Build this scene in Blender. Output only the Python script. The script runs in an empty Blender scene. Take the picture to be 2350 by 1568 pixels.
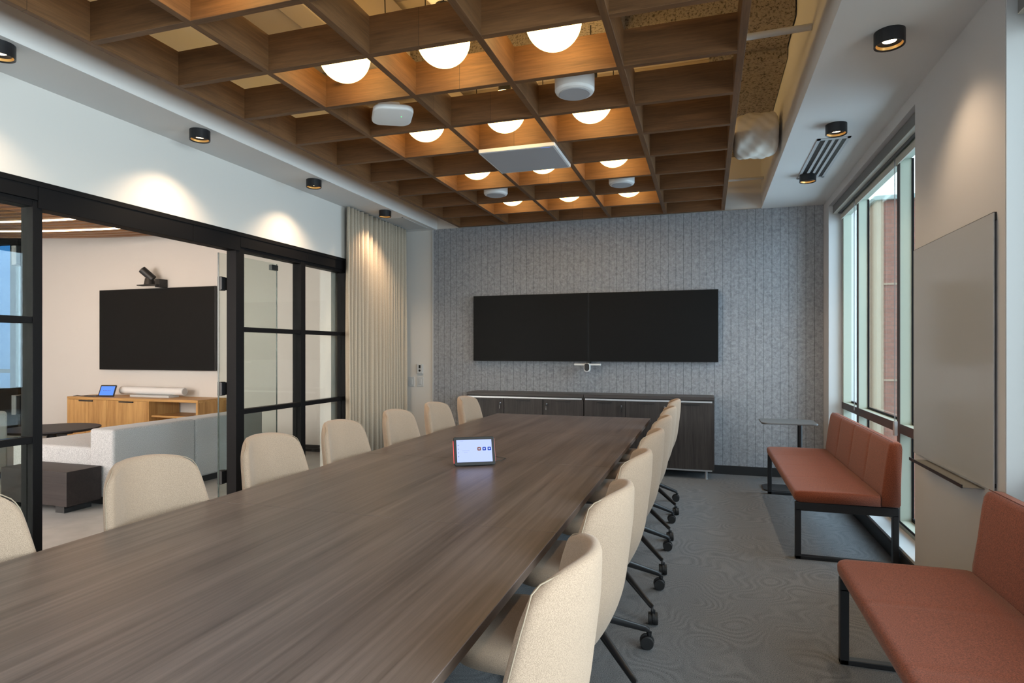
import bpy, bmesh, math, random
from mathutils import Vector, Matrix
random.seed(4)
PI = math.pi
S = bpy.context.scene
COL = S.collection

# ---------------------------------------------------------------- camera
cd = bpy.data.cameras.new('camera'); cam = bpy.data.objects.new('camera', cd); COL.objects.link(cam)
cam.location = (0, 0, 1.37); cam.rotation_euler = (PI/2, 0, math.atan(447/1408))
cd.sensor_width = 36; cd.lens = 36*1408/2350; cd.shift_y = 20/2350; cd.clip_start = .02
S.camera = cam
# ---------------------------------------------------------------- view, world, daylight
S.view_settings.view_transform = 'Standard'; S.view_settings.look = 'None'
S.view_settings.exposure = 0.0; S.view_settings.gamma = 1; S.view_settings.use_curve_mapping = False
w = bpy.data.worlds.new('overcast sky'); S.world = w; w.use_nodes = True
wn = w.node_tree; bg = wn.nodes['Background']
tc = wn.nodes.new('ShaderNodeTexCoord'); sp = wn.nodes.new('ShaderNodeSeparateXYZ'); rp = wn.nodes.new('ShaderNodeValToRGB')
rp.color_ramp.elements[0].position = .45; rp.color_ramp.elements[0].color = (.30, .33, .35, 1)
rp.color_ramp.elements[1].position = .60; rp.color_ramp.elements[1].color = (.80, .90, 1.0, 1)
mp = wn.nodes.new('ShaderNodeMapRange'); mp.inputs[1].default_value = -1; mp.inputs[2].default_value = 1
wn.links.new(tc.outputs['Generated'], sp.inputs[0]); wn.links.new(sp.outputs[2], mp.inputs[0])
wn.links.new(mp.outputs[0], rp.inputs[0]); wn.links.new(rp.outputs[0], bg.inputs[0])
bg.inputs[1].default_value = 3.3

def area(name, loc, rot, sx, sy, power, color):
    l = bpy.data.lights.new(name, 'AREA'); l.shape = 'RECTANGLE'; l.size = sx; l.size_y = sy
    l.energy = power; l.color = color
    o = bpy.data.objects.new(name, l); COL.objects.link(o); o.location = loc; o.rotation_euler = rot
    return o
# daylight entering by the right-hand windows, then two added fill lamps
sl_ = area('window_daylight', (3.3, -.9, 2.2), (0, PI/2+.12, 0), 3.2, 4.2, 560, (.87, .93, 1)); sl_.data.spread = 2.1
area('far_window_daylight', (3.3, 5.6, 2.0), (0, PI/2+.08, 0), 3.4, 4.0, 300, (.62, .80, 1))
area('window_daylight_rear', (-1.4, -3.6, 1.7), (PI/2, 0, PI), 4.2, 2.2, 190, (.90, .95, 1))  # added fill lamp behind the camera, no known window there
area('lounge_daylight', (-7.2, .15, 1.8), (PI/2, 0, PI), 5.5, 2.2, 620, (1, .96, .93))  # added fill lamp to brighten the lounge, away from its window

# ---------------------------------------------------------------- materials
MATS = {}
def nt(name):
    m = bpy.data.materials.new(name); m.use_nodes = True
    t = m.node_tree; b = t.nodes['Principled BSDF']; MATS[name] = m
    return m, t, b
def N(t, k, **kw):
    n = t.nodes.new(k)
    for a, v in kw.items(): setattr(n, a, v)
    return n
def plain(name, c, rough=.5, metal=0, bump=0, scale=200, spec=None, var=0):
    m, t, b = nt(name)
    b.inputs['Base Color'].default_value = (*c, 1); b.inputs['Roughness'].default_value = rough
    b.inputs['Metallic'].default_value = metal
    if spec is not None: b.inputs['Specular IOR Level'].default_value = spec
    if bump or var:
        x = N(t, 'ShaderNodeTexCoord'); n = N(t, 'ShaderNodeTexNoise'); n.inputs['Scale'].default_value = scale; n.inputs['Detail'].default_value = 4
        t.links.new(x.outputs['Object'], n.inputs['Vector'])
        if bump:
            bp = N(t, 'ShaderNodeBump'); bp.inputs['Strength'].default_value = bump; bp.inputs['Distance'].default_value = .002
            t.links.new(n.outputs[0], bp.inputs['Height']); t.links.new(bp.outputs[0], b.inputs['Normal'])
        if var:
            r = N(t, 'ShaderNodeValToRGB'); r.color_ramp.elements[0].position = .3; r.color_ramp.elements[1].position = .7
            r.color_ramp.elements[0].color = (*[v*(1-var) for v in c], 1); r.color_ramp.elements[1].color = (*[min(1, v*(1+var)) for v in c], 1)
            t.links.new(n.outputs[0], r.inputs[0]); t.links.new(r.outputs[0], b.inputs['Base Color'])
    return m
def emis(name, c, s):
    m, t, b = nt(name); b.inputs['Base Color'].default_value = (*[v*.05 for v in c], 1); b.inputs['Roughness'].default_value = .35; b.inputs['Specular IOR Level'].default_value = .2
    b.inputs['Emission Color'].default_value = (*c, 1); b.inputs['Emission Strength'].default_value = s
    return m
def glass(name, tint, refl=.9, rough=0.0):
    m, t, b = nt(name); t.nodes.remove(b); out = t.nodes['Material Output']
    tr = N(t, 'ShaderNodeBsdfTransparent'); tr.inputs[0].default_value = (*tint, 1)
    gl = N(t, 'ShaderNodeBsdfGlossy'); gl.inputs['Roughness'].default_value = rough; gl.inputs[0].default_value = (refl, refl, refl, 1)
    lw = N(t, 'ShaderNodeLayerWeight'); pw = N(t, 'ShaderNodeMath', operation='POWER'); pw.inputs[1].default_value = 5; t.links.new(lw.outputs['Facing'], pw.inputs[0])
    fr = N(t, 'ShaderNodeMapRange'); fr.inputs[3].default_value = .035; fr.inputs[4].default_value = .9; t.links.new(pw.outputs[0], fr.inputs[0])
    mx = N(t, 'ShaderNodeMixShader'); t.links.new(fr.outputs[0], mx.inputs[0]); t.links.new(tr.outputs[0], mx.inputs[1]); t.links.new(gl.outputs[0], mx.inputs[2])
    t.links.new(mx.outputs[0], out.inputs[0]); return m
def wood(name, c0, c1, axis, rough=.45, fine=60, stretch=.04, contrast=(.3, .7), joint=0, big=.0, spec=.4, knots=0):
    """grain runs along axis 0,1,2 in object space"""
    m, t, b = nt(name); L = t.links.new
    x = N(t, 'ShaderNodeTexCoord'); mp = N(t, 'ShaderNodeMapping'); sc = [1, 1, 1]; sc[axis] = stretch
    mp.inputs['Scale'].default_value = sc; L(x.outputs['Object'], mp.inputs[0])
    n = N(t, 'ShaderNodeTexNoise'); n.inputs['Scale'].default_value = fine; n.inputs['Detail'].default_value = 6; n.inputs['Roughness'].default_value = .65; n.inputs['Distortion'].default_value = .3
    L(mp.outputs[0], n.inputs['Vector'])
    n2 = N(t, 'ShaderNodeTexNoise'); n2.inputs['Scale'].default_value = fine*.16; n2.inputs['Detail'].default_value = 3; n2.inputs['Distortion'].default_value = 1.2
    L(mp.outputs[0], n2.inputs['Vector'])
    ad = N(t, 'ShaderNodeMix', data_type='FLOAT'); ad.inputs[0].default_value = .45; L(n.outputs[0], ad.inputs[2]); L(n2.outputs[0], ad.inputs[3])
    r = N(t, 'ShaderNodeValToRGB'); r.color_ramp.elements[0].position, r.color_ramp.elements[1].position = contrast
    r.color_ramp.elements[0].color = (*c0, 1); r.color_ramp.elements[1].color = (*c1, 1); L(ad.outputs[0], r.inputs[0])
    col = r.outputs[0]
    if big:
        n3 = N(t, 'ShaderNodeTexNoise'); n3.inputs['Scale'].default_value = 1.7; n3.inputs['Detail'].default_value = 2; L(x.outputs['Object'], n3.inputs['Vector'])
        mr = N(t, 'ShaderNodeMapRange'); mr.inputs[1].default_value = .3; mr.inputs[2].default_value = .7; mr.inputs[3].default_value = 1-big; mr.inputs[4].default_value = 1+big
        L(n3.outputs[0], mr.inputs[0]); mm = N(t, 'ShaderNodeVectorMath', operation='SCALE'); L(col, mm.inputs[0]); L(mr.outputs[0], mm.inputs[3]); col = mm.outputs[0]
    if knots:
        v = N(t, 'ShaderNodeTexVoronoi'); v.inputs['Scale'].default_value = 2.3
        mk = N(t, 'ShaderNodeMapping'); sk = [1.3, 1.3, 1.3]; sk[axis] = .5; mk.inputs['Scale'].default_value = sk
        L(x.outputs['Object'], mk.inputs[0]); L(mk.outputs[0], v.inputs['Vector'])
        rk = N(t, 'ShaderNodeMapRange'); rk.inputs[1].default_value = .015; rk.inputs[2].default_value = .07; rk.inputs[3].default_value = .45; rk.inputs[4].default_value = 1
        L(v.outputs[0], rk.inputs[0]); mm = N(t, 'ShaderNodeVectorMath', operation='SCALE'); L(col, mm.inputs[0]); L(rk.outputs[0], mm.inputs[3]); col = mm.outputs[0]
    if joint:   # butt joints between boards, with a tone change from board to board
        s = N(t, 'ShaderNodeSeparateXYZ'); L(x.outputs['Object'], s.inputs[0])
        dv = N(t, 'ShaderNodeMath', operation='DIVIDE'); dv.inputs[1].default_value = joint; L(s.outputs[axis], dv.inputs[0])
        fr = N(t, 'ShaderNodeMath', operation='FRACT'); L(dv.outputs[0], fr.inputs[0])
        gt = N(t, 'ShaderNodeMath', operation='GREATER_THAN'); gt.inputs[1].default_value = .003/joint; L(fr.outputs[0], gt.inputs[0])
        fl = N(t, 'ShaderNodeMath', operation='FLOOR'); L(dv.outputs[0], fl.inputs[0])
        wh = N(t, 'ShaderNodeTexWhiteNoise', noise_dimensions='1D'); L(fl.outputs[0], wh.inputs[1])
        mr = N(t, 'ShaderNodeMapRange'); mr.inputs[3].default_value = .88; mr.inputs[4].default_value = 1.12; L(wh.outputs[0], mr.inputs[0])
        m3 = N(t, 'ShaderNodeMath', operation='MULTIPLY'); L(mr.outputs[0], m3.inputs[0]); L(gt.outputs[0], m3.inputs[1])
        m4 = N(t, 'ShaderNodeMath', operation='MAXIMUM'); m4.inputs[1].default_value = .35; L(m3.outputs[0], m4.inputs[0])
        mm = N(t, 'ShaderNodeVectorMath', operation='SCALE'); L(col, mm.inputs[0]); L(m4.outputs[0], mm.inputs[3]); col = mm.outputs[0]
    L(col, b.inputs['Base Color']); b.inputs['Roughness'].default_value = rough; b.inputs['Specular IOR Level'].default_value = spec
    bp = N(t, 'ShaderNodeBump'); bp.inputs['Strength'].default_value = .12; bp.inputs['Distance'].default_value = .001; L(n.outputs[0], bp.inputs['Height']); L(bp.outputs[0], b.inputs['Normal'])
    return m
def fabric(name, c, var=.16, scale=420, rough=.95, big=0):
    m, t, b = nt(name); L = t.links.new
    x = N(t, 'ShaderNodeTexCoord'); mp = N(t, 'ShaderNodeMapping'); mp.inputs['Scale'].default_value = (1, 1, .75); L(x.outputs['Object'], mp.inputs[0])
    n = N(t, 'ShaderNodeTexNoise'); n.inputs['Scale'].default_value = scale; n.inputs['Detail'].default_value = 3; L(mp.outputs[0], n.inputs['Vector'])
    r = N(t, 'ShaderNodeValToRGB'); r.color_ramp.elements[0].position = .36; r.color_ramp.elements[1].position = .64
    r.color_ramp.elements[0].color = (*[v*(1-var) for v in c], 1); r.color_ramp.elements[1].color = (*[min(1, v*(1+var)) for v in c], 1)
    L(n.outputs[0], r.inputs[0]); L(r.outputs[0], b.inputs['Base Color']); b.inputs['Roughness'].default_value = rough; b.inputs['Specular IOR Level'].default_value = .15
    b.inputs['Sheen Weight'].default_value = .15
    bp = N(t, 'ShaderNodeBump'); bp.inputs['Strength'].default_value = .35; bp.inputs['Distance'].default_value = .0015; L(n.outputs[0], bp.inputs['Height']); L(bp.outputs[0], b.inputs['Normal'])
    return m

paint = plain('white wall paint', (.62, .592, .56), .85, bump=.05, scale=90)
paint_warm = plain('greige pillar paint', (.50, .485, .485), .8, bump=.05, scale=90)
ceil_paint = plain('ceiling paint', (.66, .65, .64), .9)
trim_white = plain('white trim', (.50, .51, .52), .5)
deck_mat = plain('cream painted deck', (.50, .42, .32), .8)
black_base = plain('black vinyl baseboard', (.012, .012, .013), .5)
blackmetal = plain('black powder coated metal', (.016, .016, .018), .38, .2, bump=.03, scale=600)
bronze = plain('dark bronze frame', (.006, .0055, .006), .6, 0, spec=.12)
bronze_bar = plain('brown bronze window bar', (.05, .035, .03), .45, .2)
pale_green = plain('pale green frame paint', (.38, .42, .355), .45)
plastic_w = plain('white plastic', (.72, .72, .72), .4)
plastic_k = plain('black plastic', (.015, .015, .016), .45)
rubber = plain('caster rubber', (.012, .012, .013), .55)
screen_off = plain('switched-off screen', (.0085, .0085, .0085), .5, spec=.12)
silver = plain('brushed aluminium', (.60, .61, .63), .35, .9)
chrome = plain('chrome', (.75, .75, .76), .12, 1)
grey_top = plain('grey laminate', (.13, .135, .14), .4)
shade_dark = plain('grey shade fascia', (.17, .17, .17), .7)
shade_beige = plain('beige shade fabric', (.50, .49, .44), .85, var=.1, scale=300)
curtain_mat = fabric('oat linen curtain', (.46, .385, .30), .10, 260)
chair_mat = fabric('beige chair wool', (.325, .236, .172), .20, 620)
seam_mat = plain('beige seam thread', (.30, .235, .17), .9)
rust_mat = fabric('rust bench wool', (.205, .058, .030), .38, 300)
rust_seam = plain('dark rust seam', (.13, .035, .02), .9)
sofa_mat = fabric('heather grey sofa wool', (.40, .395, .395), .28, 260)
fabric_grey = plain('grey speaker fabric', (.36, .36, .38), .9, bump=.2, scale=500)
oakx = wood('brown oak veneer lengthwise', (.080, .037, .0145), (.19, .092, .036), 0, .55, 110, .06, (.30, .70), joint=1.87, big=.10, knots=1)
oaky = wood('brown oak veneer crosswise', (.080, .037, .0145), (.19, .092, .036), 1, .55, 110, .06, (.30, .70), joint=1.62, big=.10, knots=1)
table_mat = wood('taupe walnut laminate', (.050, .038, .036), (.174, .136, .125), 1, .34, 70, .025, (.32, .68), big=.08, spec=.5)
table_edge = wood('taupe edge band', (.045, .03, .024), (.10, .07, .055), 1, .5, 60, .03)
dark_lam = wood('charcoal walnut laminate', (.016, .013, .013), (.058, .049, .046), 2, .5, 80, .05, (.32, .68))
dark_lam_x = wood('charcoal walnut top', (.03, .025, .024), (.080, .068, .066), 0, .4, 60, .04, (.32, .68))
block_mat = wood('near-black wood laminate', (.008, .005, .005), (.030, .021, .020), 0, .5, 60, .05)
honey_z = wood('honey oak doors', (.36, .175, .05), (.62, .36, .135), 2, .5, 26, .07, (.36, .62))
honey_x = wood('honey oak top', (.38, .19, .055), (.60, .35, .13), 0, .45, 40, .05, (.36, .62))
lounge_wood = wood('slatted oak ceiling', (.17, .075, .03), (.34, .17, .075), 0, .5, 30, .06)
clear = glass('clear glass', (.93, .96, .95))
door_glass = glass('door glass', (.90, .935, .92))
window_glass = glass('window glass', (.90, .95, .94))
blue_glass = glass('blue tinted window glass', (.16, .34, .52), .6)
glass_edge = plain('dark green glass edge', (.02, .035, .03), .15)
globe_mat = emis('glowing opal glass', (1, .63, .22), 9.5)
led_mat = emis('warm led strip', (1, .66, .38), 12)
lamp_mat = emis('downlight lens', (1, .72, .42), 14)
brass = plain('gold lined baffle', (.70, .42, .14), .35, .6)
scr_blue = emis('lit blue white screen', (.50, .60, 1), 1.1)
scr_blue2 = emis('lit blue screen', (.10, .25, .85), 1.3)
ico_blue = emis('blue icon', (.01, .05, .45), 1.0)
ico_brown = emis('brown icon', (.22, .07, .04), 1.0)
scr_dot = emis('screen grey dots', (.12, .14, .35), 1.0)
scr_line = emis('screen grey text', (.32, .38, .75), 1.0)
led_red = emis('red side light', (1, .10, .10), 1.6)
led_pink = emis('pink side light', (.9, .35, .35), .8)
led_green = emis('green status light', (.05, 1, .2), 2)

def brick(name, c1, c2, mortar, scale, w=.5, h=.25, ms=.02, rot=True):
    m, t, b = nt(name); L = t.links.new
    x = N(t, 'ShaderNodeTexCoord'); s = N(t, 'ShaderNodeSeparateXYZ'); cb = N(t, 'ShaderNodeCombineXYZ')
    ad = N(t, 'ShaderNodeMath', operation='ADD'); L(x.outputs['Object'], s.inputs[0]); L(s.outputs[0], ad.inputs[0]); L(s.outputs[1], ad.inputs[1])
    L(ad.outputs[0], cb.inputs[0]); L(s.outputs[2], cb.inputs[1])
    bt = N(t, 'ShaderNodeTexBrick'); bt.inputs['Scale'].default_value = scale; bt.inputs['Color1'].default_value = (*c1, 1); bt.inputs['Color2'].default_value = (*c2, 1)
    bt.inputs['Mortar'].default_value = (*mortar, 1); bt.inputs['Brick Width'].default_value = w; bt.inputs['Row Height'].default_value = h; bt.inputs['Mortar Size'].default_value = ms
    L(cb.outputs[0], bt.inputs['Vector']); L(bt.outputs[0], b.inputs['Base Color']); b.inputs['Roughness'].default_value = .9
    return m
brick_red = brick('red brick', (.46, .22, .165), (.40, .185, .14), (.34, .21, .17), 1, .24, .085, .008)
block_tan = brick('tan concrete block', (.5, .38, .27), (.46, .35, .25), (.34, .26, .2), 1, .5, .4, .012)
tan_stone = plain('tan stone', (.55, .42, .31), .9)
sky_panel = plain('pale fascia', (.45, .55, .55), .6)

def felt():
    m, t, b = nt('grooved grey felt'); L = t.links.new
    x = N(t, 'ShaderNodeTexCoord')
    n = N(t, 'ShaderNodeTexNoise'); n.inputs['Scale'].default_value = 34; n.inputs['Detail'].default_value = 6; n.inputs['Roughness'].default_value = .7; n.inputs['Distortion'].default_value = .5
    L(x.outputs['Object'], n.inputs['Vector'])
    r = N(t, 'ShaderNodeValToRGB'); e = r.color_ramp.elements; e[0].position = .34; e[1].position = .66
    e[0].color = (.205, .21, .228, 1); e[1].color = (.36, .37, .398, 1); L(n.outputs[0], r.inputs[0])
    s = N(t, 'ShaderNodeSeparateXYZ'); L(x.outputs['Object'], s.inputs[0])
    d = N(t, 'ShaderNodeMath', operation='DIVIDE'); d.inputs[1].default_value = .0838; L(s.outputs[0], d.inputs[0])
    f = N(t, 'ShaderNodeMath', operation='FRACT'); L(d.outputs[0], f.inputs[0])
    g = N(t, 'ShaderNodeMath', operation='GREATER_THAN'); g.inputs[1].default_value = .035; L(f.outputs[0], g.inputs[0])
    mr = N(t, 'ShaderNodeMapRange'); mr.inputs[3].default_value = .22; mr.inputs[4].default_value = 1; L(g.outputs[0], mr.inputs[0])
    mm = N(t, 'ShaderNodeVectorMath', operation='SCALE'); L(r.outputs[0], mm.inputs[0]); L(mr.outputs[0], mm.inputs[3])
    L(mm.outputs[0], b.inputs['Base Color']); b.inputs['Roughness'].default_value = 1; b.inputs['Specular IOR Level'].default_value = .1
    bp = N(t, 'ShaderNodeBump'); bp.inputs['Distance'].default_value = .0008; bp.inputs['Strength'].default_value = .2; L(g.outputs[0], bp.inputs['Height']); L(bp.outputs[0], b.inputs['Normal'])
    return m
felt_mat = felt()
def carpet():
    m, t, b = nt('grey looped carpet'); L = t.links.new
    x = N(t, 'ShaderNodeTexCoord')
    n0 = N(t, 'ShaderNodeTexNoise'); n0.inputs['Scale'].default_value = 2.4; n0.inputs['Detail'].default_value = 1; L(x.outputs['Object'], n0.inputs['Vector'])
    # contour-like ribs: bands of a slow noise field
    mu = N(t, 'ShaderNodeMath', operation='MULTIPLY'); mu.inputs[1].default_value = 120; L(n0.outputs[0], mu.inputs[0])
    si = N(t, 'ShaderNodeMath', operation='SINE'); L(mu.outputs[0], si.inputs[0])
    n1 = N(t, 'ShaderNodeTexNoise'); n1.inputs['Scale'].default_value = 230; n1.inputs['Detail'].default_value = 3; L(x.outputs['Object'], n1.inputs['Vector'])
    n2 = N(t, 'ShaderNodeTexNoise'); n2.inputs['Scale'].default_value = 5; L(x.outputs['Object'], n2.inputs['Vector']); n2r = N(t, 'ShaderNodeMapRange'); n2r.inputs[1].default_value = .35; n2r.inputs[2].default_value = .62; L(n2.outputs[0], n2r.inputs[0])
    a = N(t, 'ShaderNodeMath', operation='MULTIPLY'); a.inputs[1].default_value = .06; L(si.outputs[0], a.inputs[0])
    a2 = N(t, 'ShaderNodeMath', operation='MULTIPLY'); L(a.outputs[0], a2.inputs[0]); L(n2r.outputs[0], a2.inputs[1])
    ad = N(t, 'ShaderNodeMath', operation='ADD'); L(n1.outputs[0], ad.inputs[0]); L(a2.outputs[0], ad.inputs[1])
    r = N(t, 'ShaderNodeValToRGB'); e = r.color_ramp.elements; e[0].position = .30; e[1].position = .70
    e[0].color = (.09, .094, .102, 1); e[1].color = (.235, .241, .252, 1); L(ad.outputs[0], r.inputs[0]); L(r.outputs[0], b.inputs['Base Color'])
    b.inputs['Roughness'].default_value = 1; b.inputs['Specular IOR Level'].default_value = .1
    bp = N(t, 'ShaderNodeBump'); bp.inputs['Distance'].default_value = .004; bp.inputs['Strength'].default_value = .6; L(ad.outputs[0], bp.inputs['Height']); L(bp.outputs[0], b.inputs['Normal'])
    return m
carpet_mat = carpet()
lounge_floor_mat = plain('grey stone floor', (.34, .335, .33), .42, var=.12, scale=5)
def spray():
    m, t, b = nt('sprayed fireproofing'); L = t.links.new
    x = N(t, 'ShaderNodeTexCoord'); v = N(t, 'ShaderNodeTexNoise'); v.inputs['Scale'].default_value = 55; v.inputs['Detail'].default_value = 5; v.inputs['Roughness'].default_value = .7
    L(x.outputs['Object'], v.inputs['Vector']); r = N(t, 'ShaderNodeValToRGB'); e = r.color_ramp.elements
    e[0].position = .38; e[0].color = (.10, .08, .055, 1); e[1].position = .5; e[1].color = (.42, .35, .27, 1); L(v.outputs[0], r.inputs[0]); L(r.outputs[0], b.inputs['Base Color'])
    b.inputs['Roughness'].default_value = 1
    bp = N(t, 'ShaderNodeBump'); bp.inputs['Distance'].default_value = .02; L(v.outputs[0], bp.inputs['Height']); L(bp.outputs[0], b.inputs['Normal']); return m
spray_mat = spray()

# ---------------------------------------------------------------- mesh helpers
def meta(o, label=None, cat=None, group=None, kind=None):
    if label: o['label'] = label
    if cat: o['category'] = cat
    if group: o['group'] = group
    if kind: o['kind'] = kind
    return o
def link(name, bm, mat, parent=None, smooth=False, bevel=0, sub=0, seg=2):
    bmesh.ops.recalc_face_normals(bm, faces=bm.faces)
    me = bpy.data.meshes.new(name); bm.to_mesh(me); bm.free()
    for m in (mat if isinstance(mat, (list, tuple)) else [mat]): me.materials.append(m)
    if smooth:
        for p in me.polygons: p.use_smooth = True
    o = bpy.data.objects.new(name, me); COL.objects.link(o)
    if parent: o.parent = parent
    if bevel:
        b = o.modifiers.new('bevel', 'BEVEL'); b.width = bevel; b.segments = seg; b.limit_method = 'ANGLE'; b.angle_limit = .6
        if seg > 2:
            for p in me.polygons: p.use_smooth = True
    if sub:
        s = o.modifiers.new('sub', 'SUBSURF'); s.levels = sub; s.render_levels = sub
    return o
def empty(name, loc=(0, 0, 0), rz=0):
    o = bpy.data.objects.new(name, None); COL.objects.link(o); o.location = loc; o.rotation_euler = (0, 0, rz); o.empty_display_size = .1
    return o
def bx(bm, x0, x1, y0, y1, z0, z1, mi=0, mat=None):
    r = bmesh.ops.create_cube(bm, size=1); vs = r['verts']
    M = Matrix.Translation(((x0+x1)/2, (y0+y1)/2, (z0+z1)/2)) @ Matrix.Diagonal((abs(x1-x0), abs(y1-y0), abs(z1-z0), 1))
    if mat is not None: M = mat @ M
    bmesh.ops.transform(bm, matrix=M, verts=vs)
    for f in {f for v in vs for f in v.link_faces}: f.material_index = mi
    return vs
def cyl(bm, p0, p1, r0, r1=None, n=24, mi=0):
    p0, p1 = Vector(p0), Vector(p1); r1 = r0 if r1 is None else r1; d = p1-p0
    r = bmesh.ops.create_cone(bm, cap_ends=True, segments=n, radius1=r0, radius2=r1, depth=d.length)
    M = Matrix.Translation((p0+p1)/2) @ d.to_track_quat('Z', 'Y').to_matrix().to_4x4()
    bmesh.ops.transform(bm, matrix=M, verts=r['verts'])
    for f in {f for v in r['verts'] for f in v.link_faces}: f.material_index = mi
    return r['verts']
def tube(bm, pts, rad, n=10, closed=False, mi=0):
    pts = [Vector(p) for p in pts]; rings = []; m = len(pts)
    rads = rad if isinstance(rad, (list, tuple)) else [rad]*m
    up = Vector((0, 0, 1))
    for i, p in enumerate(pts):
        a = pts[(i-1) % m] if closed or i > 0 else p; b = pts[(i+1) % m] if closed or i < m-1 else p
        t = (b-a).normalized(); u = up if abs(t.dot(up)) < .95 else Vector((1, 0, 0))
        s = t.cross(u).normalized(); q = s.cross(t)
        rings.append([bm.verts.new(p + rads[i]*(math.cos(2*PI*k/n)*s + math.sin(2*PI*k/n)*q)) for k in range(n)])
    for i in range(m if closed else m-1):
        A, B = rings[i], rings[(i+1) % m]
        for k in range(n):
            f = bm.faces.new((A[k], A[(k+1) % n], B[(k+1) % n], B[k])); f.material_index = mi
    if not closed:
        bm.faces.new(rings[0]).material_index = mi; bm.faces.new(rings[-1]).material_index = mi
def lathe(bm, prof, n=32, c=(0, 0, 0), mi=0, caps=True):
    rings = [[bm.verts.new((c[0]+r*math.cos(2*PI*k/n), c[1]+r*math.sin(2*PI*k/n), c[2]+z)) for k in range(n)] for r, z in prof]
    for A, B in zip(rings, rings[1:]):
        for k in range(n): bm.faces.new((A[k], A[(k+1) % n], B[(k+1) % n], B[k])).material_index = mi
    if caps:
        bm.faces.new(rings[0]).material_index = mi; bm.faces.new(rings[-1]).material_index = mi
def rrect(bm, x0, x1, y0, y1, z0, z1, r, n=8, M=None, mi=0):
    pts = []
    for cx, cy, a in ((x1-r, y1-r, 0), (x0+r, y1-r, PI/2), (x0+r, y0+r, PI), (x1-r, y0+r, 1.5*PI)):
        for k in range(n+1): pts.append((cx+r*math.cos(a+k*PI/2/n), cy+r*math.sin(a+k*PI/2/n)))
    A = [bm.verts.new((x, y, z0)) for x, y in pts]; B = [bm.verts.new((x, y, z1)) for x, y in pts]
    m = len(pts)
    fs = [bm.faces.new(A), bm.faces.new(B)] + [bm.faces.new((A[k], A[(k+1) % m], B[(k+1) % m], B[k])) for k in range(m)]
    for f in fs: f.material_index = mi
    if M is not None: bmesh.ops.transform(bm, matrix=M, verts=A+B)
def box(name, mat, d, parent=None, bevel=0, seg=2, sub=0):
    bm = bmesh.new(); bx(bm, *d); return link(name, bm, mat, parent, bevel=bevel, seg=seg, sub=sub)
def boxes(name, mat, ds, parent=None, bevel=0, seg=2):
    bm = bmesh.new()
    for d in ds: bx(bm, *d)
    return link(name, bm, mat, parent, bevel=bevel, seg=seg)
def struct(name, mat, ds, parent=None, bevel=0):
    o = boxes(name, mat, ds, parent, bevel); o['kind'] = 'structure'; return o
def copy_tree(o, parent=None):
    c = o.copy(); COL.objects.link(c); c.parent = parent
    for ch in list(o.children): copy_tree(ch, c)
    return c

# ---------------------------------------------------------------- the conference room shell
XL, XR, YW, ZS = -3.725, 1.176, 7.20, 2.91
struct('floor', carpet_mat, [(XL-.02, 1.5, -3.2, YW, -.1, 0)])
struct('wall_back', paint, [(XL-.3, 1.6, YW, YW+.15, 0, 4.3)])
bm = bmesh.new(); bx(bm, -3.335, XR-.001, YW-.018, YW+.001, .095, ZS+.004)
o = link('felt_wall_panel', bm, felt_mat); meta(o, 'grey mottled felt acoustic panelling with vertical grooves covering the back wall', 'wall panel')
struct('baseboard_back', black_base, [(XL+.35, XR, YW-.03, YW, 0, .096)], bevel=.003)
# upper left wall over the glazing, and the recess behind the curtain
struct('wall_left', paint, [(XL-.14, XL, -3.2, 5.815, 2.357, 4.3), (XL-.14, XL, -3.2, .35, 0, 2.357), (XL-.30, XL-.16, 5.75, YW, 0, 4.3)])
struct('wall_right', paint_warm, [(XR, XR+.24, 6.90, YW+.15, 0, 4.3), (XR, XR+.24, 3.034, 4.187, 0, 4.3),
       (XR, XR+.24, 4.187, 6.90, 2.828, 4.3), (XR, XR+.24, -3.2, 3.034, 2.828, 4.3), (XR, XR+.24, 4.187, 6.90, 0, .10), (XR, XR+.24, -3.2, 3.034, 0, .10), (XR, XR+.24, -3.2, -2.6, .1, 2.83)])
struct('baseboard_right', black_base, [(XR-.014, XR, 4.187, YW-.03, 0, .096), (XR-.014, XR, -3.2, 3.034, 0, .096)], bevel=.003)
struct('trim_1', trim_white, [(XR+.001, XR+.115, 6.893, 6.901, .10, 2.828), (XR-.004, XR+.13, 4.186, 6.895, .098, .118)])
struct('trim_2', trim_white, [(XR+.001, XR+.125, 3.033, 3.042-.016, .10, 2.828), (XR-.004, XR+.13, -2.6, 3.026, .098, .118)])
struct('trim_3', trim_white, [(-3.350, -3.336, YW-.02, YW, 0, ZS)])
# soffits and the open pocket above the wooden grid
struct('ceiling', ceil_paint, [(XL-.3, -3.29, -3.2, YW, ZS, 4.0), (.565, XR+.3, -3.2, YW, ZS, 4.0)])
bm = bmesh.new(); bx(bm, -4.1, 1.6, -3.3, YW+.2, 4.10, 4.3)
for i in range(34): bx(bm, -3.3, .6, -3.1+i*.305, -2.97+i*.305, 4.04, 4.11)
o = link('ceiling_deck', bm, deck_mat); o['kind'] = 'structure'
struct('wall_rear', paint, [(XL-.3, -3.6, -3.35, -3.2, 0, 4.3), (.8, 1.6, -3.35, -3.2, 0, 4.3), (-3.6, .8, -3.35, -3.2, 2.9, 4.3), (-3.6, .8, -3.35, -3.2, 0, .5)])

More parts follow.
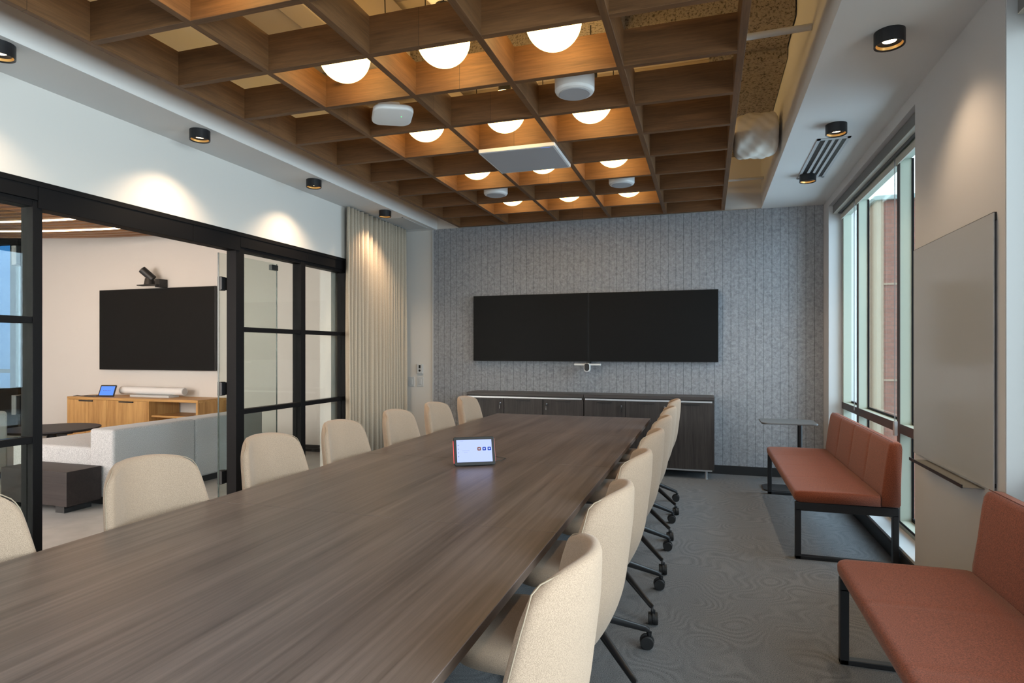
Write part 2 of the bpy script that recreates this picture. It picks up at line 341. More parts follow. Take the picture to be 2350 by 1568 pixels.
# beams, ducts and pipes seen through the grid
def solo(name, mat, ds, label, cat, group=None, bevel=0, seg=2):
    o = boxes(name, mat, ds, None, bevel, seg); return meta(o, label, cat, group)
solo('ceiling_beam', spray_mat, [(-3.28, .555, 4.40, 4.84, 3.57, 4.04)], 'speckled fireproofed beam crossing above the near part of the wooden grid', 'beam', 'fireproofed beams')
solo('ceiling_beam', spray_mat, [(.02, .56, 4.86, 7.19, 3.50, 4.04)], 'grey fireproofed beam running to the back wall above the grid edge', 'beam', 'fireproofed beams')
solo('ceiling_beam', spray_mat, [(-.95, -.55, -.5, 4.38, 3.60, 4.04)], 'speckled fireproofed beam running lengthwise above the nearest globe lamps', 'beam', 'fireproofed beams')
solo('air_duct', deck_mat, [(-3.05, -2.22, .2, 4.36, 3.66, 3.98), (-2.7, -2.5, .2, 4.36, 3.62, 3.66)], 'cream rectangular air duct above the left cells of the wooden grid', 'duct', bevel=.01)
solo('air_duct', deck_mat, [(-3.2, -2.25, 4.9, 7.1, 3.45, 3.85)], 'cream box duct above the far left cells of the wooden grid', 'duct', bevel=.01)
def pipe(name, p0, p1, r, label, m=plastic_w):
    bm = bmesh.new(); cyl(bm, p0, p1, r, n=16); o = link(name, bm, m, smooth=True); return meta(o, label, 'pipe')
pipe('ceiling_pipe', (-1.2, 3.86, 3.19), (.562, 3.80, 3.19), .019, 'white pipe crossing the open gap above the near right grid edge')
pipe('ceiling_pipe', (-.2, 6.85, 3.16), (.562, 6.85, 3.16), .014, 'thin white pipe crossing the open gap beside the back wall')
pipe('ceiling_pipe', (-1.75, .6, 3.40), (-1.45, 3.6, 3.40), .045, 'white round pipe running above the nearest grid cells')
pipe('ceiling_pipe', (-2.95, 2.3, 3.3), (-2.15, 3.05, 3.62), .03, 'pale slanted brace pipe above the left grid cell')
# crumpled white wrapped duct end in the right gap
bm = bmesh.new(); n = 40
for i in range(15):
    x = .205 + .345*i/14; R = .185*(1-.10*(abs(i-7)/7)**2) * (.78 if i in (0, 14) else 1)
    ring = []
    for k in range(n):
        a = 2*PI*k/n; rr = R*(1+.05*math.sin(5*a+i*.9)+.04*math.sin(11*a-i*1.7)+random.uniform(-.02, .02))
        ring.append(bm.verts.new((x, 5.36+rr*math.cos(a), 3.115+rr*math.sin(a)*.95)))
    if i:
        for k in range(n): bm.faces.new((prev[k], prev[(k+1) % n], ring[(k+1) % n], ring[k]))
    else: bm.faces.new(ring)
    prev = ring
bm.faces.new(prev)
o = link('wrapped_duct', bm, plain('crumpled white wrap', (.72, .68, .62), .75), smooth=True, sub=1)
meta(o, 'crumpled white wrapped duct end hanging in the gap right of the wooden grid', 'duct')

# ---------------------------------------------------------------- wooden ceiling grid
GB, GH, FT = 2.91, .20, .040
grid = empty('wooden_ceiling_grid', (-1.39, 3.6, GB))
meta(grid, 'brown oak egg-crate ceiling grid of square cells hanging over the conference table', 'ceiling grid')
XF = [-2.97, -2.34, -1.71, -1.09, -.467, .150]
YF = [2.28+.536*(i-5) for i in range(15)]
off = Vector((1.39, -3.6, -GB))
def gbox(name, mat, d):
    bm = bmesh.new(); bx(bm, *d); bmesh.ops.translate(bm, vec=off, verts=bm.verts); return link(name, bm, mat, grid, bevel=.0015, seg=1)
for x in XF: gbox('long_fin', oaky, (x, x+.038, YF[0], YF[-1]+FT, GB, GB+GH))
for y in YF: gbox('cross_fin', oakx, (XF[0]+.02, XF[-1]+.02, y, y+FT, GB+.0008, GB+GH-.0008))
def cellc(c, r):  # centre of cell in column c, row r (row 0 begins at YF[0])
    return ((XF[c]+.038+XF[c+1])/2, (YF[r]+FT+YF[r+1])/2)
# globe pendant lamps
def globe():
    r = empty('globe_lamp'); bm = bmesh.new(); bmesh.ops.create_uvsphere(bm, u_segments=40, v_segments=24, radius=.147)
    link('globe', bm, globe_mat, r, smooth=True)
    bm = bmesh.new(); cyl(bm, (0, 0, .135), (0, 0, .19), .045, n=24); link('cap', bm, blackmetal, r)
    bm = bmesh.new(); cyl(bm, (0, 0, .19), (0, 0, .93), .004, n=8); link('cord', bm, plastic_k, r)
    return r
g0 = None
rows = [(4, 'frame-edge row'), (6, 'large nearest row'), (8, 'second visible row'), (10, 'third visible row'), (12, 'row nearest back wall')]
sides = {1: 'left', 2: 'middle', 3: 'right'}
for r_, rn in rows:
    for c_ in (1, 2, 3):
        o = globe() if g0 is None else copy_tree(g0); g0 = g0 or o
        x, y = cellc(c_, r_); o.location = (x, y, 3.080)
        meta(o, f'glowing opal globe lamp hanging in wooden grid, {rn}, {sides[c_]} column', 'lamp', 'globe lamps in the ceiling grid')
# round white ceiling speakers
def speaker():
    r = empty('ceiling_speaker'); bm = bmesh.new(); lathe(bm, [(.098, .0), (.112, .006), (.119, .02), (.120, .11), (.105, .125)], 48); link('body', bm, plastic_w, r, smooth=False, bevel=.003)
    bm = bmesh.new(); lathe(bm, [(.090, -.004), (.094, .001)], 48); link('grille', bm, fabric_grey, r)
    bm = bmesh.new(); cyl(bm, (0, 0, .12), (0, 0, .9), .006, n=8); link('rod', bm, plastic_w, r); return r
s0 = None
for (c_, r_, t) in ((3, 7, 'large near the camera beside two globe lamps'), (1, 11, 'small and far, left of the grid'), (3, 11, 'small and far, right of the grid')):
    o = speaker() if s0 is None else copy_tree(s0); s0 = s0 or o
    x, y = cellc(c_, r_); o.location = (x, y, 2.915)
    meta(o, f'round white pendant ceiling speaker in wooden grid, {t}', 'speaker', 'ceiling speakers')
# wireless access point
x, y = cellc(1, 7); ap = empty('wireless_access_point', (x+.03, y-.02, 2.905)); ap.rotation_euler = (-.09, -.05, .6)
bm = bmesh.new(); rrect(bm, -.13, .13, -.13, .13, 0, .035, .065); link('body', bm, plastic_w, ap, bevel=.012, seg=4)
bm = bmesh.new(); bx(bm, -.09, .05, -.03, .05, .06, .10); cyl(bm, (0, 0, .03), (0, 0, .07), .025); link('bracket', bm, plastic_w, ap, bevel=.008)
bm = bmesh.new(); tube(bm, [(-.06, .0, .03), (-.09, .0, .07), (-.05, 0, .12), (-.02, 0, .3), (0, 0, .9), (0, 0, 1.2)], .004); link('cable', bm, plastic_k, ap)
bm = bmesh.new(); cyl(bm, (.055, -.02, -.0015), (.055, -.02, .001), .003, n=10); link('status_light', bm, led_green, ap)
meta(ap, 'white rounded square wireless access point hanging tilted in the wooden grid', 'access point')
# flat ceiling microphone panel
cp = empty('ceiling_microphone_panel', (-1.37, 4.69, 2.88)); 
bm = bmesh.new(); rrect(bm, -.30, .30, -.285, .285, 0, .028, .008); link('frame', bm, plastic_w, cp, bevel=.003)
box('face', fabric_grey, (-.285, .285, -.27, .27, -.002, .002), cp)
box('status_light', emis('pale blue light', (.15, .25, .8), 1.0), (.19, .26, -.268, -.262, -.0035, .0), cp)  # small blue logo lettering drawn as a glowing bar, not a lamp
meta(cp, 'flat square white microphone panel with grey face mounted under the wooden grid', 'microphone panel')

# ---------------------------------------------------------------- surface downlights
def downlight():
    r = empty('downlight'); bm = bmesh.new()
    lathe(bm, [(.058, -.062), (.066, -.068), (.067, -.066), (.067, 0), (.0, 0)], 48, caps=False); link('housing', bm, blackmetal, r)
    bm = bmesh.new(); lathe(bm, [(.058, -.062), (.053, -.050)], 48, caps=False); link('gold_ring', bm, brass, r, smooth=True)
    bm = bmesh.new(); lathe(bm, [(.053, -.050), (.030, -.044)], 48, caps=False); link('baffle', bm, blackmetal, r, smooth=True)
    bm = bmesh.new(); lathe(bm, [(.030, -.044), (.001, -.044)], 32, caps=False); link('lens', bm, lamp_mat, r)
    return r
d0 = None
for side, x, ys in (('left', -3.39, (2.16, 3.44, 4.75, 6.04)), ('right', .842, (3.38, 4.66, 5.90))):
    for i, y in enumerate(ys):
        o = downlight() if d0 is None else copy_tree(d0); d0 = d0 or o
        o.location = (x, y, ZS)
        if side == 'left': t = ('at the left picture edge', 'above the open glass doorway', 'above the divided glass panels', 'in front of the curtain')[i]
        else: t = ('nearest the camera, above the whiteboard', 'at the near end of the slotted vent', 'at the far end of the slotted vent')[i]
        meta(o, f'black round surface downlight on {side} soffit, {t}', 'downlight', f'downlights on the {side} soffit')
        sl = bpy.data.lights.new('downlight_beam', 'SPOT'); sl.energy = 24 if side == 'left' else 6.5; sl.color = (1, .74, .48); sl.spot_size = 2.0; sl.spot_blend = .75; sl.shadow_soft_size = .02
        so = bpy.data.objects.new('downlight_beam', sl); COL.objects.link(so); so.parent = o; so.location = (0, 0, -.055)
        so.rotation_euler = (0, (.06 if side == 'left' else -.06), 0)
for i, y in enumerate((.9, -.4)):   # the same rows carry on behind the camera
    for x in (-3.39, .842):
        o = copy_tree(d0); o.location = (x, y, ZS)
        meta(o, 'black round surface downlight on the soffit behind the camera', 'downlight', 'downlights behind the camera')
# slotted vent
v = empty('ceiling_vent', (.88, 5.48, ZS)); meta(v, 'long white linear ceiling vent with four black slots on the right soffit', 'vent')
boxes('frame', trim_white, [(-.11, .11, -.545, -.515, -.006, 0), (-.11, .11, .515, .545, -.006, 0), (-.11, -.088, -.545, .545, -.006, 0), (.088, .11, -.545, .545, -.006, 0)], v)
box('slot_backing', plastic_k, (-.088, .088, -.515, .515, -.0025, -.0005), v)
for i in range(3): box('blade', trim_white, (-.0555+i*.045-.008+.010, -.0555+i*.045+.012+.010, -.515, .515, -.008, -.001), v)
h = empty('ceiling_hatch', (-3.50, 6.72, ZS)); meta(h, 'flush white access hatch in the left soffit beside the curtain', 'hatch')
boxes('frame', trim_white, [(-.15, .15, -.34, -.325, -.004, 0), (-.15, .15, .325, .34, -.004, 0), (-.15, -.135, -.34, .34, -.004, 0), (.135, .15, -.34, .34, -.004, 0)], h)
box('panel', trim_white, (-.13, .13, -.32, .32, -.003, 0), h)

# ---------------------------------------------------------------- glazed partition on the left (black frame)
pf = empty('glazed_partition', (XL, 3.6, 0)); meta(pf, 'black steel framed glass partition with wide doorway between conference room and lounge', 'glass partition')
def P(name, mat, ds, bevel=0, parent=None):
    bm = bmesh.new()
    for d in ds: bx(bm, *d)
    bmesh.ops.translate(bm, vec=(-XL, -3.6, 0), verts=bm.verts)
    return link(name, bm, mat, parent or pf, bevel=bevel)
x0, x1 = XL-.10, XL+.006
P('header', bronze, [(x0, x1, .35, 2.575, 2.245, 2.357), (x0, x1, 2.578, 3.71, 2.20, 2.357), (x0, x1, 3.713, 4.205, 2.20, 2.357), (x0, x1, 4.208, 5.105, 2.235, 2.357), (x0, x1, 5.108, 5.815, 2.235, 2.357), (x0, x1+.006, .35, 5.815, 2.325, 2.357), (x0, x1-.012, .35, 5.815, 2.205, 2.245)], .002)
for (a, b) in ((.35, .41), (1.43, 1.48), (2.552, 2.606), (4.165, 4.259), (5.022, 5.09), (5.775, 5.815)): P('post', bronze, [(x0, x1-.008, a, b, 0, 2.24)], .002)
for (a, b) in ((.41, 1.43), (1.48, 2.552), (4.259, 5.022), (5.09, 5.775)):
    for z in (.828, 1.526): P('rail', bronze, [(x0+.02, x1-.012, a, b, z, z+.040)], .002)
    P('sill', bronze, [(x0, x1-.008, a, b, 0, .06)], .002)
    for z, zz in ((.06, .828), (.868, 1.526), (1.566, 2.245)): P('glass_pane', clear, [(XL-.055, XL-.045, a, b, z, zz)])
# two glass door leaves folded back into the lounge
for (ya, yb, t) in ((4.135, 4.86, 'behind the divided panels right of the doorway'), (2.60, 1.88, 'behind the panel left of the doorway')):
    dr = empty('glass_door', (XL-.155, ya, 0)); meta(dr, f'frameless clear glass door leaf standing open, {t}', 'door', 'glass door leaves')
    s = 1 if yb > ya else -1; wd = abs(yb-ya)
    box('pane', door_glass, (-.006, .006, 0, s*wd, .02, 2.185), dr)
    boxes('pane_edge', glass_edge, [(-.0065, .0065, -s*.003, 0, .02, 2.185), (-.0065, .0065, s*wd, s*(wd+.002), .02, 2.185)], dr)
    for z in (.25, .99, 1.87): boxes('hinge', blackmetal, [(-.014, .022, 0, s*.055, z, z+.115), (.02, .034, -s*.0, s*.06, z+.005, z+.11)], dr, .002)
    box('closer_fitting', blackmetal, (-.018, .018, s*(wd-.085), s*wd, 2.12, 2.17), dr, .002)

# curtain
bm = bmesh.new(); nY = 260; rowsz = [0.012, .7, 1.4, 2.1, 2.7, 2.90]; prev = None
for zi, z in enumerate(rowsz):
    ring = []
    for k in range(nY+1):
        t = k/nY; y = 5.70+1.31*t; amp = .042*(1-.25*z/2.9)
        ph = 2*PI*(t*17+.5*math.sin(t*9)) + .25*math.sin(z*1.3+t*20)
        x = -3.655 + amp*(math.sin(ph)+.28*math.sin(2*ph+1)) + .006*math.sin(z*2+t*31)
        ring.append(bm.verts.new((x, y, z)))
    if prev:
        for k in range(nY): bm.faces.new((prev[k], prev[k+1], ring[k+1], ring[k]))
    prev = ring
o = link('curtain', bm, curtain_mat, smooth=True); sm = o.modifiers.new('thick', 'SOLIDIFY'); sm.thickness = .003
meta(o, 'floor length oat coloured pleated curtain drawn into the far left corner', 'curtain')

# ---------------------------------------------------------------- right windows
def window(n, ya, yb, mull):
    wd = empty(f'window_{n}', (1.30, (ya+yb)/2, 0)); wd['kind'] = 'structure'; of = (-1.30, -(ya+yb)/2, 0)
    def W(name, mat, ds, bv=0):
        bm = bmesh.new()
        for d in ds: bx(bm, *d)
        bmesh.ops.translate(bm, vec=of, verts=bm.verts); return link(name, bm, mat, wd, bevel=bv)
    W('window_frame', pale_green, [(1.302, 1.372, ya, yb, .118, .165), (1.302, 1.372, ya, yb, 2.72, 2.828), (1.302, 1.372, yb-.05, yb, .118, 2.828), (1.302, 1.372, ya, ya+.05, .118, 2.828)])
    W('gasket', bronze, [(1.372, 1.384, ya, yb, .165, .19), (1.297, 1.302, ya, yb, .150, .165)])
    for y in mull:
        W('mullion', pale_green, [(1.302, 1.372, y, y+.055, .16, 2.72)])
        W('mullion_cap', bronze_bar, [(1.297, 1.302, y-.002, y+.057, .16, 2.72)])
        W('gasket', bronze, [(1.372, 1.386, y-.006, y+.061, .16, 2.72)])
    W('crossbar', pale_green, [(1.302, 1.372, ya, yb, .790, .845)])
    W('crossbar_cap', bronze_bar, [(1.296, 1.302, ya, yb, .785, .850)])
    W('gasket', bronze, [(1.372, 1.386, ya, yb, .775, .862)])
    W('pane', window_glass, [(1.390, 1.396, ya, yb, .13, 2.80)])
    return wd
window(1, 4.187, 6.893, (4.96, 6.20))
window(2, -2.6, 3.026, (2.30, 1.06, -.18, -1.42))
def blind(ya, yb, label):
    b = empty('roller_blind', (1.215, (ya+yb)/2, 2.75)); meta(b, label, 'roller blind', 'raised roller blinds'); of = (-1.215, -(ya+yb)/2, -2.75)
    def W(name, mat, ds):
        bm = bmesh.new()
        for d in ds: bx(bm, *d)
        bmesh.ops.translate(bm, vec=of, verts=bm.verts); return link(name, bm, mat, b, bevel=.001)
    W('fascia', shade_dark, [(1.213, 1.219, ya, yb, 2.748, 2.826)])
    W('bottom_panel', shade_beige, [(1.213, 1.250, ya, yb, 2.744, 2.749)])
    bm = bmesh.new(); cyl(bm, (1.272, ya, 2.775), (1.272, yb, 2.775), .026, n=20); bmesh.ops.translate(bm, vec=of, verts=bm.verts); link('roll', bm, shade_dark, b, smooth=True)
    W('hem_bar', shade_beige, [(1.284, 1.293, ya, yb, 2.685, 2.735)])
    for yy in ([6.17, 6.19, 4.925, 4.945] if ya > 3 else [2.2]):
        bm = bmesh.new(); tube(bm, [(1.262, yy, 2.74), (1.262, yy, .83)], .0016, 6); bmesh.ops.translate(bm, vec=of, verts=bm.verts); link('chain', bm, shade_dark, b)
    for yy in ([4.935] if ya > 3 else []): W('chain_holder', plain('clear grey plastic', (.35, .36, .38), .2), [(1.255, 1.275, yy-.02, yy+.02, .77, .87)])
blind(4.19, 6.888, 'grey roller blind raised to the top of the far window'); blind(-2.58, 3.02, 'grey roller blind raised at the near window by the right edge')
# outside
struct('ground', plain('grey asphalt', (.12, .12, .12), .9), [(1.6, 40, -12, 40, -4.2, -4.0)])
b = empty('brick_building', (4.2, 15, -4)); meta(b, 'red brick building with tan corner seen through the far window', 'building')
def B(name, mat, ds):
    bm = bmesh.new()
    for d in ds: bx(bm, *d)
    bmesh.ops.translate(bm, vec=(-4.2, -15, 4), verts=bm.verts); return link(name, bm, mat, b)
B('brick_wall', brick_red, [(3.38, 9.0, 14.0, 18, -4, 4.38)])
B('corner_strip', tan_stone, [(3.26, 3.38, 13.97, 18, -4, 4.38)])
B('block_wall', block_tan, [(1.8, 3.26, 14.6, 18, -4, 5.2)])
B('stone_band', tan_stone, [(3.38, 9, 13.98, 14.01, 2.68, 2.72), (3.38, 9, 13.98, 14.01, .75, .79)])
B('roof_edge', sky_panel, [(3.2, 9.1, 13.9, 18, 4.38, 4.46)])

# ---------------------------------------------------------------- whiteboard on the pillar
wb = empty('whiteboard', (XR, 3.63, .77)); meta(wb, 'pale grey glass writing board mounted on the pillar between the windows', 'whiteboard')
bm = bmesh.new(); bx(bm, -.016, -.011, -.528, .527, .0, 1.185); link('glass_board', bm, plain('pale grey back-painted glass', (.40, .40, .40), .12, spec=.5), wb, bevel=.001)
boxes('mount', blackmetal, [(-.010, -.001, -.515, .515, .012, .03), (-.012, -.001, -.52, .52, 1.155, 1.189)], wb)
tr = empty('pen_tray', (XR, 3.6, .765)); meta(tr, 'grey metal pen tray below the writing board', 'tray')
boxes('shelf', shade_dark, [(-.085, -.001, -.37, .38, -.014, -.010)], tr); boxes('lip', blackmetal, [(-.088, -.084, -.37, .38, -.014, .002)], tr)
o = box('outlet_plate', trim_white, (XR-.006, XR, 3.42, 3.49, .36, .47), bevel=.002); meta(o, 'white outlet plate low on the pillar under the pen tray', 'outlet'); bpy.data.objects.remove(o)

# ---------------------------------------------------------------- display wall
for (xa, xb, t) in ((-2.764, -1.323, 'left'), (-1.319, .122, 'right')):
    tv = empty('wall_screen', ((xa+xb)/2, 7.12, 1.64)); meta(tv, f'{t} one of two joined wide black wall screens on the grey felt wall', 'screen', 'paired wall screens')
    hw = (xb-xa)/2
    box('display', screen_off, (-hw+.004, hw-.004, -.003, .002, -.398, .398), tv)
    box('casing', plastic_k, (-hw, hw, 0, .035, -.402, .402), tv, .002); box('wall_mount', blackmetal, (-.3, .3, .035, .062, -.2, .2), tv)
cb = empty('conference_camera', (-1.32, 7.06, 1.205)); meta(cb, 'white winged conference camera with black lens below the joined screens', 'camera')
bm = bmesh.new(); bx(bm, -.155, .155, -.03, .02, -.012, .010); link('wing', bm, plastic_w, cb, bevel=.005)
bm = bmesh.new(); rrect(bm, -.036, .036, -.055, .045, -.03, .03, .03); bmesh.ops.rotate(bm, matrix=Matrix.Rotation(PI/2, 3, 'X'), verts=bm.verts); bmesh.ops.translate(bm, vec=(0, -.02, -.03), verts=bm.verts); link('camera_head', bm, plastic_w, cb, bevel=.008, seg=3)
bm = bmesh.new(); rrect(bm, -.029, .029, -.050, .038, -.014, .0, .028); bmesh.ops.rotate(bm, matrix=Matrix.Rotation(PI/2, 3, 'X'), verts=bm.verts); bmesh.ops.translate(bm, vec=(0, -.052, -.025), verts=bm.verts); link('lens', bm, plastic_k, cb, bevel=.003)
box('bracket', blackmetal, (-.02, .02, .02, .12, -.005, .03), cb)

# switches and thermostat on the white strip of back wall
for x, t in ((-3.658, 'nearer the curtain'), (-3.528, 'nearer the felt wall')):
    sw = empty('light_switch', (x, YW, .963)); meta(sw, f'white wall switch plate, the one {t}', 'switch', 'wall switches')
    box('plate', trim_white, (-.045, .045, -.007, 0, -.062, .062), sw, .002); box('rocker', trim_white, (-.018, .018, -.012, -.006, -.035, .035), sw, .002)
th = empty('thermostat', (-3.528, YW, 1.128)); meta(th, 'white thermostat with small dark display above the wall switches', 'thermostat')
box('body', trim_white, (-.042, .042, -.022, 0, -.064, .064), th, .004); box('display', plastic_k, (-.013, .013, -.0235, -.021, .008, .05), th)
bm = bmesh.new(); cyl(bm, (0, -.024, -.02), (0, -.021, -.02), .014, n=20); link('button', bm, plastic_k, th)

# ---------------------------------------------------------------- dark credenzas on the back wall
def credenza(xa, xb, t):
    c = empty('credenza', ((xa+xb)/2, 6.98, 0)); meta(c, f'dark brown three-door credenza with silver rail under the joined screens, {t}', 'credenza', 'dark credenzas')
    hw = (xb-xa)/2; f = -.18; bk = .185
    box('body', dark_lam, (-hw, hw, f+.02, bk, .10, .835), c, .001)
    box('top', dark_lam_x, (-hw, hw, f, bk, .838, .872), c, .002)
    box('silver_rail', silver, (-hw+.012, hw-.02, f-.001, f+.02, .812, .829), c)
    box('base_rail', silver, (-hw+.02, hw-.02, f+.005, bk-.02, .085, .100), c)
    dw = 2*hw/3
    for i in range(3):
        a = -hw+i*dw; d = box('door', dark_lam, (a+.003, a+dw-.003, f, f+.02, .102, .808), c, .001)
        box('handle', plastic_k, (a+dw*.32, a+dw*.68, f-.012, f, .786, .797), d, .001)
        side = (1, -1, -1)[i] if t.startswith('left') else (1, 1, 1)[i]
        if not (t.startswith('left') and i == 1) and not (t.startswith('right') and i == 2):
            kx = a+dw-.045 if side > 0 else a+.045
            bm = bmesh.new(); cyl(bm, (kx, f-.008, .755), (kx, f, .755), .011, n=16); cyl(bm, (kx, f-.03, .755), (kx, f-.008, .755), .004, n=8)
            bx(bm, kx-.003, kx+.003, f-.032, f-.026, .69, .735); link('lock', bm, chrome, d)
            bm = bmesh.new(); bx(bm, kx-.0015, kx+.0015, f-.04, f-.014, .735, .765); link('key', bm, plastic_k, d)
    for x in (-hw+.07, hw-.08):
        for y in (f+.03, bk-.06):
            bm = bmesh.new(); cyl(bm, (x, y, .006), (x, y, .086), .014, n=16); cyl(bm, (x, y, 0), (x, y, .007), .019, n=16); link('foot', bm, silver, c)
credenza(-2.728, -1.318, 'left unit'); credenza(-1.313, .075, 'right unit')

# ---------------------------------------------------------------- conference table
tb = empty('conference_table', (-1.245, 3.0, 0)); meta(tb, 'very long taupe wood-grain conference table running down the room', 'table')
segs = [-.44, .81, 2.063, 3.31, 4.555, 5.80]
for a, b_ in zip(segs, segs[1:]):
    bm = bmesh.new(); bx(bm, -.75, .75, a-3+.0004, b_-3-.0004, .712, .740)
    for f in bm.faces:
        if abs(f.normal.z) < .5: f.material_index = 1
    link('table_top', bm, [table_mat, table_edge], tb, bevel=.0014, seg=1)
for y in (-2.6, -.94, 1.55, 2.45):
    box('pedestal', dark_lam, (-.30, .30, y-.06, y+.06, .0, .70), tb, .004)
box('beam', blackmetal, (-.05, .05, -2.7, 2.5, .64, .711), tb)

# ---------------------------------------------------------------- tablet controllers
def tablet(name, loc, rz, wd, ht, tilt, scr, label, big):
    t = empty(name, loc, rz); meta(t, label, 'tablet')
    M = Matrix.Rotation(-tilt, 4, 'X')
    def up(name, mat, f, parent=t, bevel=0, seg=2):
        bm = bmesh.new(); f(bm); bmesh.ops.transform(bm, matrix=M, verts=bm.verts); return link(name, bm, mat, parent, bevel=bevel, seg=seg)
    R = Matrix.Rotation(PI/2, 4, 'X')
    up('casing', plastic_k, lambda bm: rrect(bm, -wd/2, wd/2, 0, ht, -.014, 0, .012, M=R), bevel=.003)
    s = up('screen', scr, lambda bm: bx(bm, -wd/2+.016, wd/2-.016, -.001, .001, .018, ht-.018))
    if big:
        for i in range(3):
            cx = wd*(.14+.125*i-.02)-.001
            def ic(bm, cx=cx):
                rrect(bm, cx-.0095, cx+.0095, ht*.56-.0095, ht*.56+.0095, .0012, .0022, .004, M=R)
            up('icon', ico_brown if i == 0 else ico_blue, ic, s)
            up('icon_centre', scr, lambda bm, cx=cx: rrect(bm, cx-.004, cx+.004, ht*.56-.004, ht*.56+.004, .002, .0028, .002, M=R), s)
        for i in range(4): up('screen_dot', scr_dot, lambda bm: bx(bm, -wd*.40, -wd*.40+.004, -.0022, -.001, ht*(.7-.13*i)-.002, ht*(.7-.13*i)+.002), s)
        for a, b_, z in ((-.30, -.12, .5), (-.34, -.26, .84), (-.26, -.17, .44)): up('text_line', scr_line, lambda bm: bx(bm, wd*a, wd*b_, -.0022, -.001, ht*z, ht*(z+.008)), s)
        up('side_light', led_red, lambda bm: bx(bm, -wd/2-.0018, -wd/2, .003, .010, .015, ht-.02))
        up('side_light', led_pink, lambda bm: bx(bm, wd/2, wd/2+.0014, .003, .010, .02, ht-.012))
    else:
        for i in range(5): up('screen_icon', scr_dot, lambda bm: bx(bm, -wd*.25+i*wd*.1, -wd*.25+i*wd*.1+.012, -.0022, -.001, ht*.48, ht*.55), s)
    # wedge stand behind
    bm = bmesh.new(); prof = [(.012, .001), (.012+math.sin(tilt)*ht*.8, math.cos(tilt)*ht*.8), (.085, .001)]
    A = [bm.verts.new((-wd*.3, y, z)) for y, z in prof]; B_ = [bm.verts.new((wd*.3, y, z)) for y, z in prof]
    bm.faces.new(A); bm.faces.new(B_[::-1])
    for k in range(3): bm.faces.new((A[k], A[(k+1) % 3], B_[(k+1) % 3], B_[k]))
    link('stand', bm, plastic_k, t, bevel=.003)
    return t
t1 = tablet('touch_controller', (-1.196, 3.11, .7465), math.atan2(.123, .183)-.08, .226, .160, .42, scr_blue, 'black touch tablet with lit bluish screen and red side light on the conference table', True)
bm = bmesh.new(); tube(bm, [(.06, .09, .004), (.12, .085, .004), (.16, .09, .003), (.2, .16, .003), (.12, .26, .003), (-.02, .28, .003)], .002); link('cable', bm, plastic_k, t1)

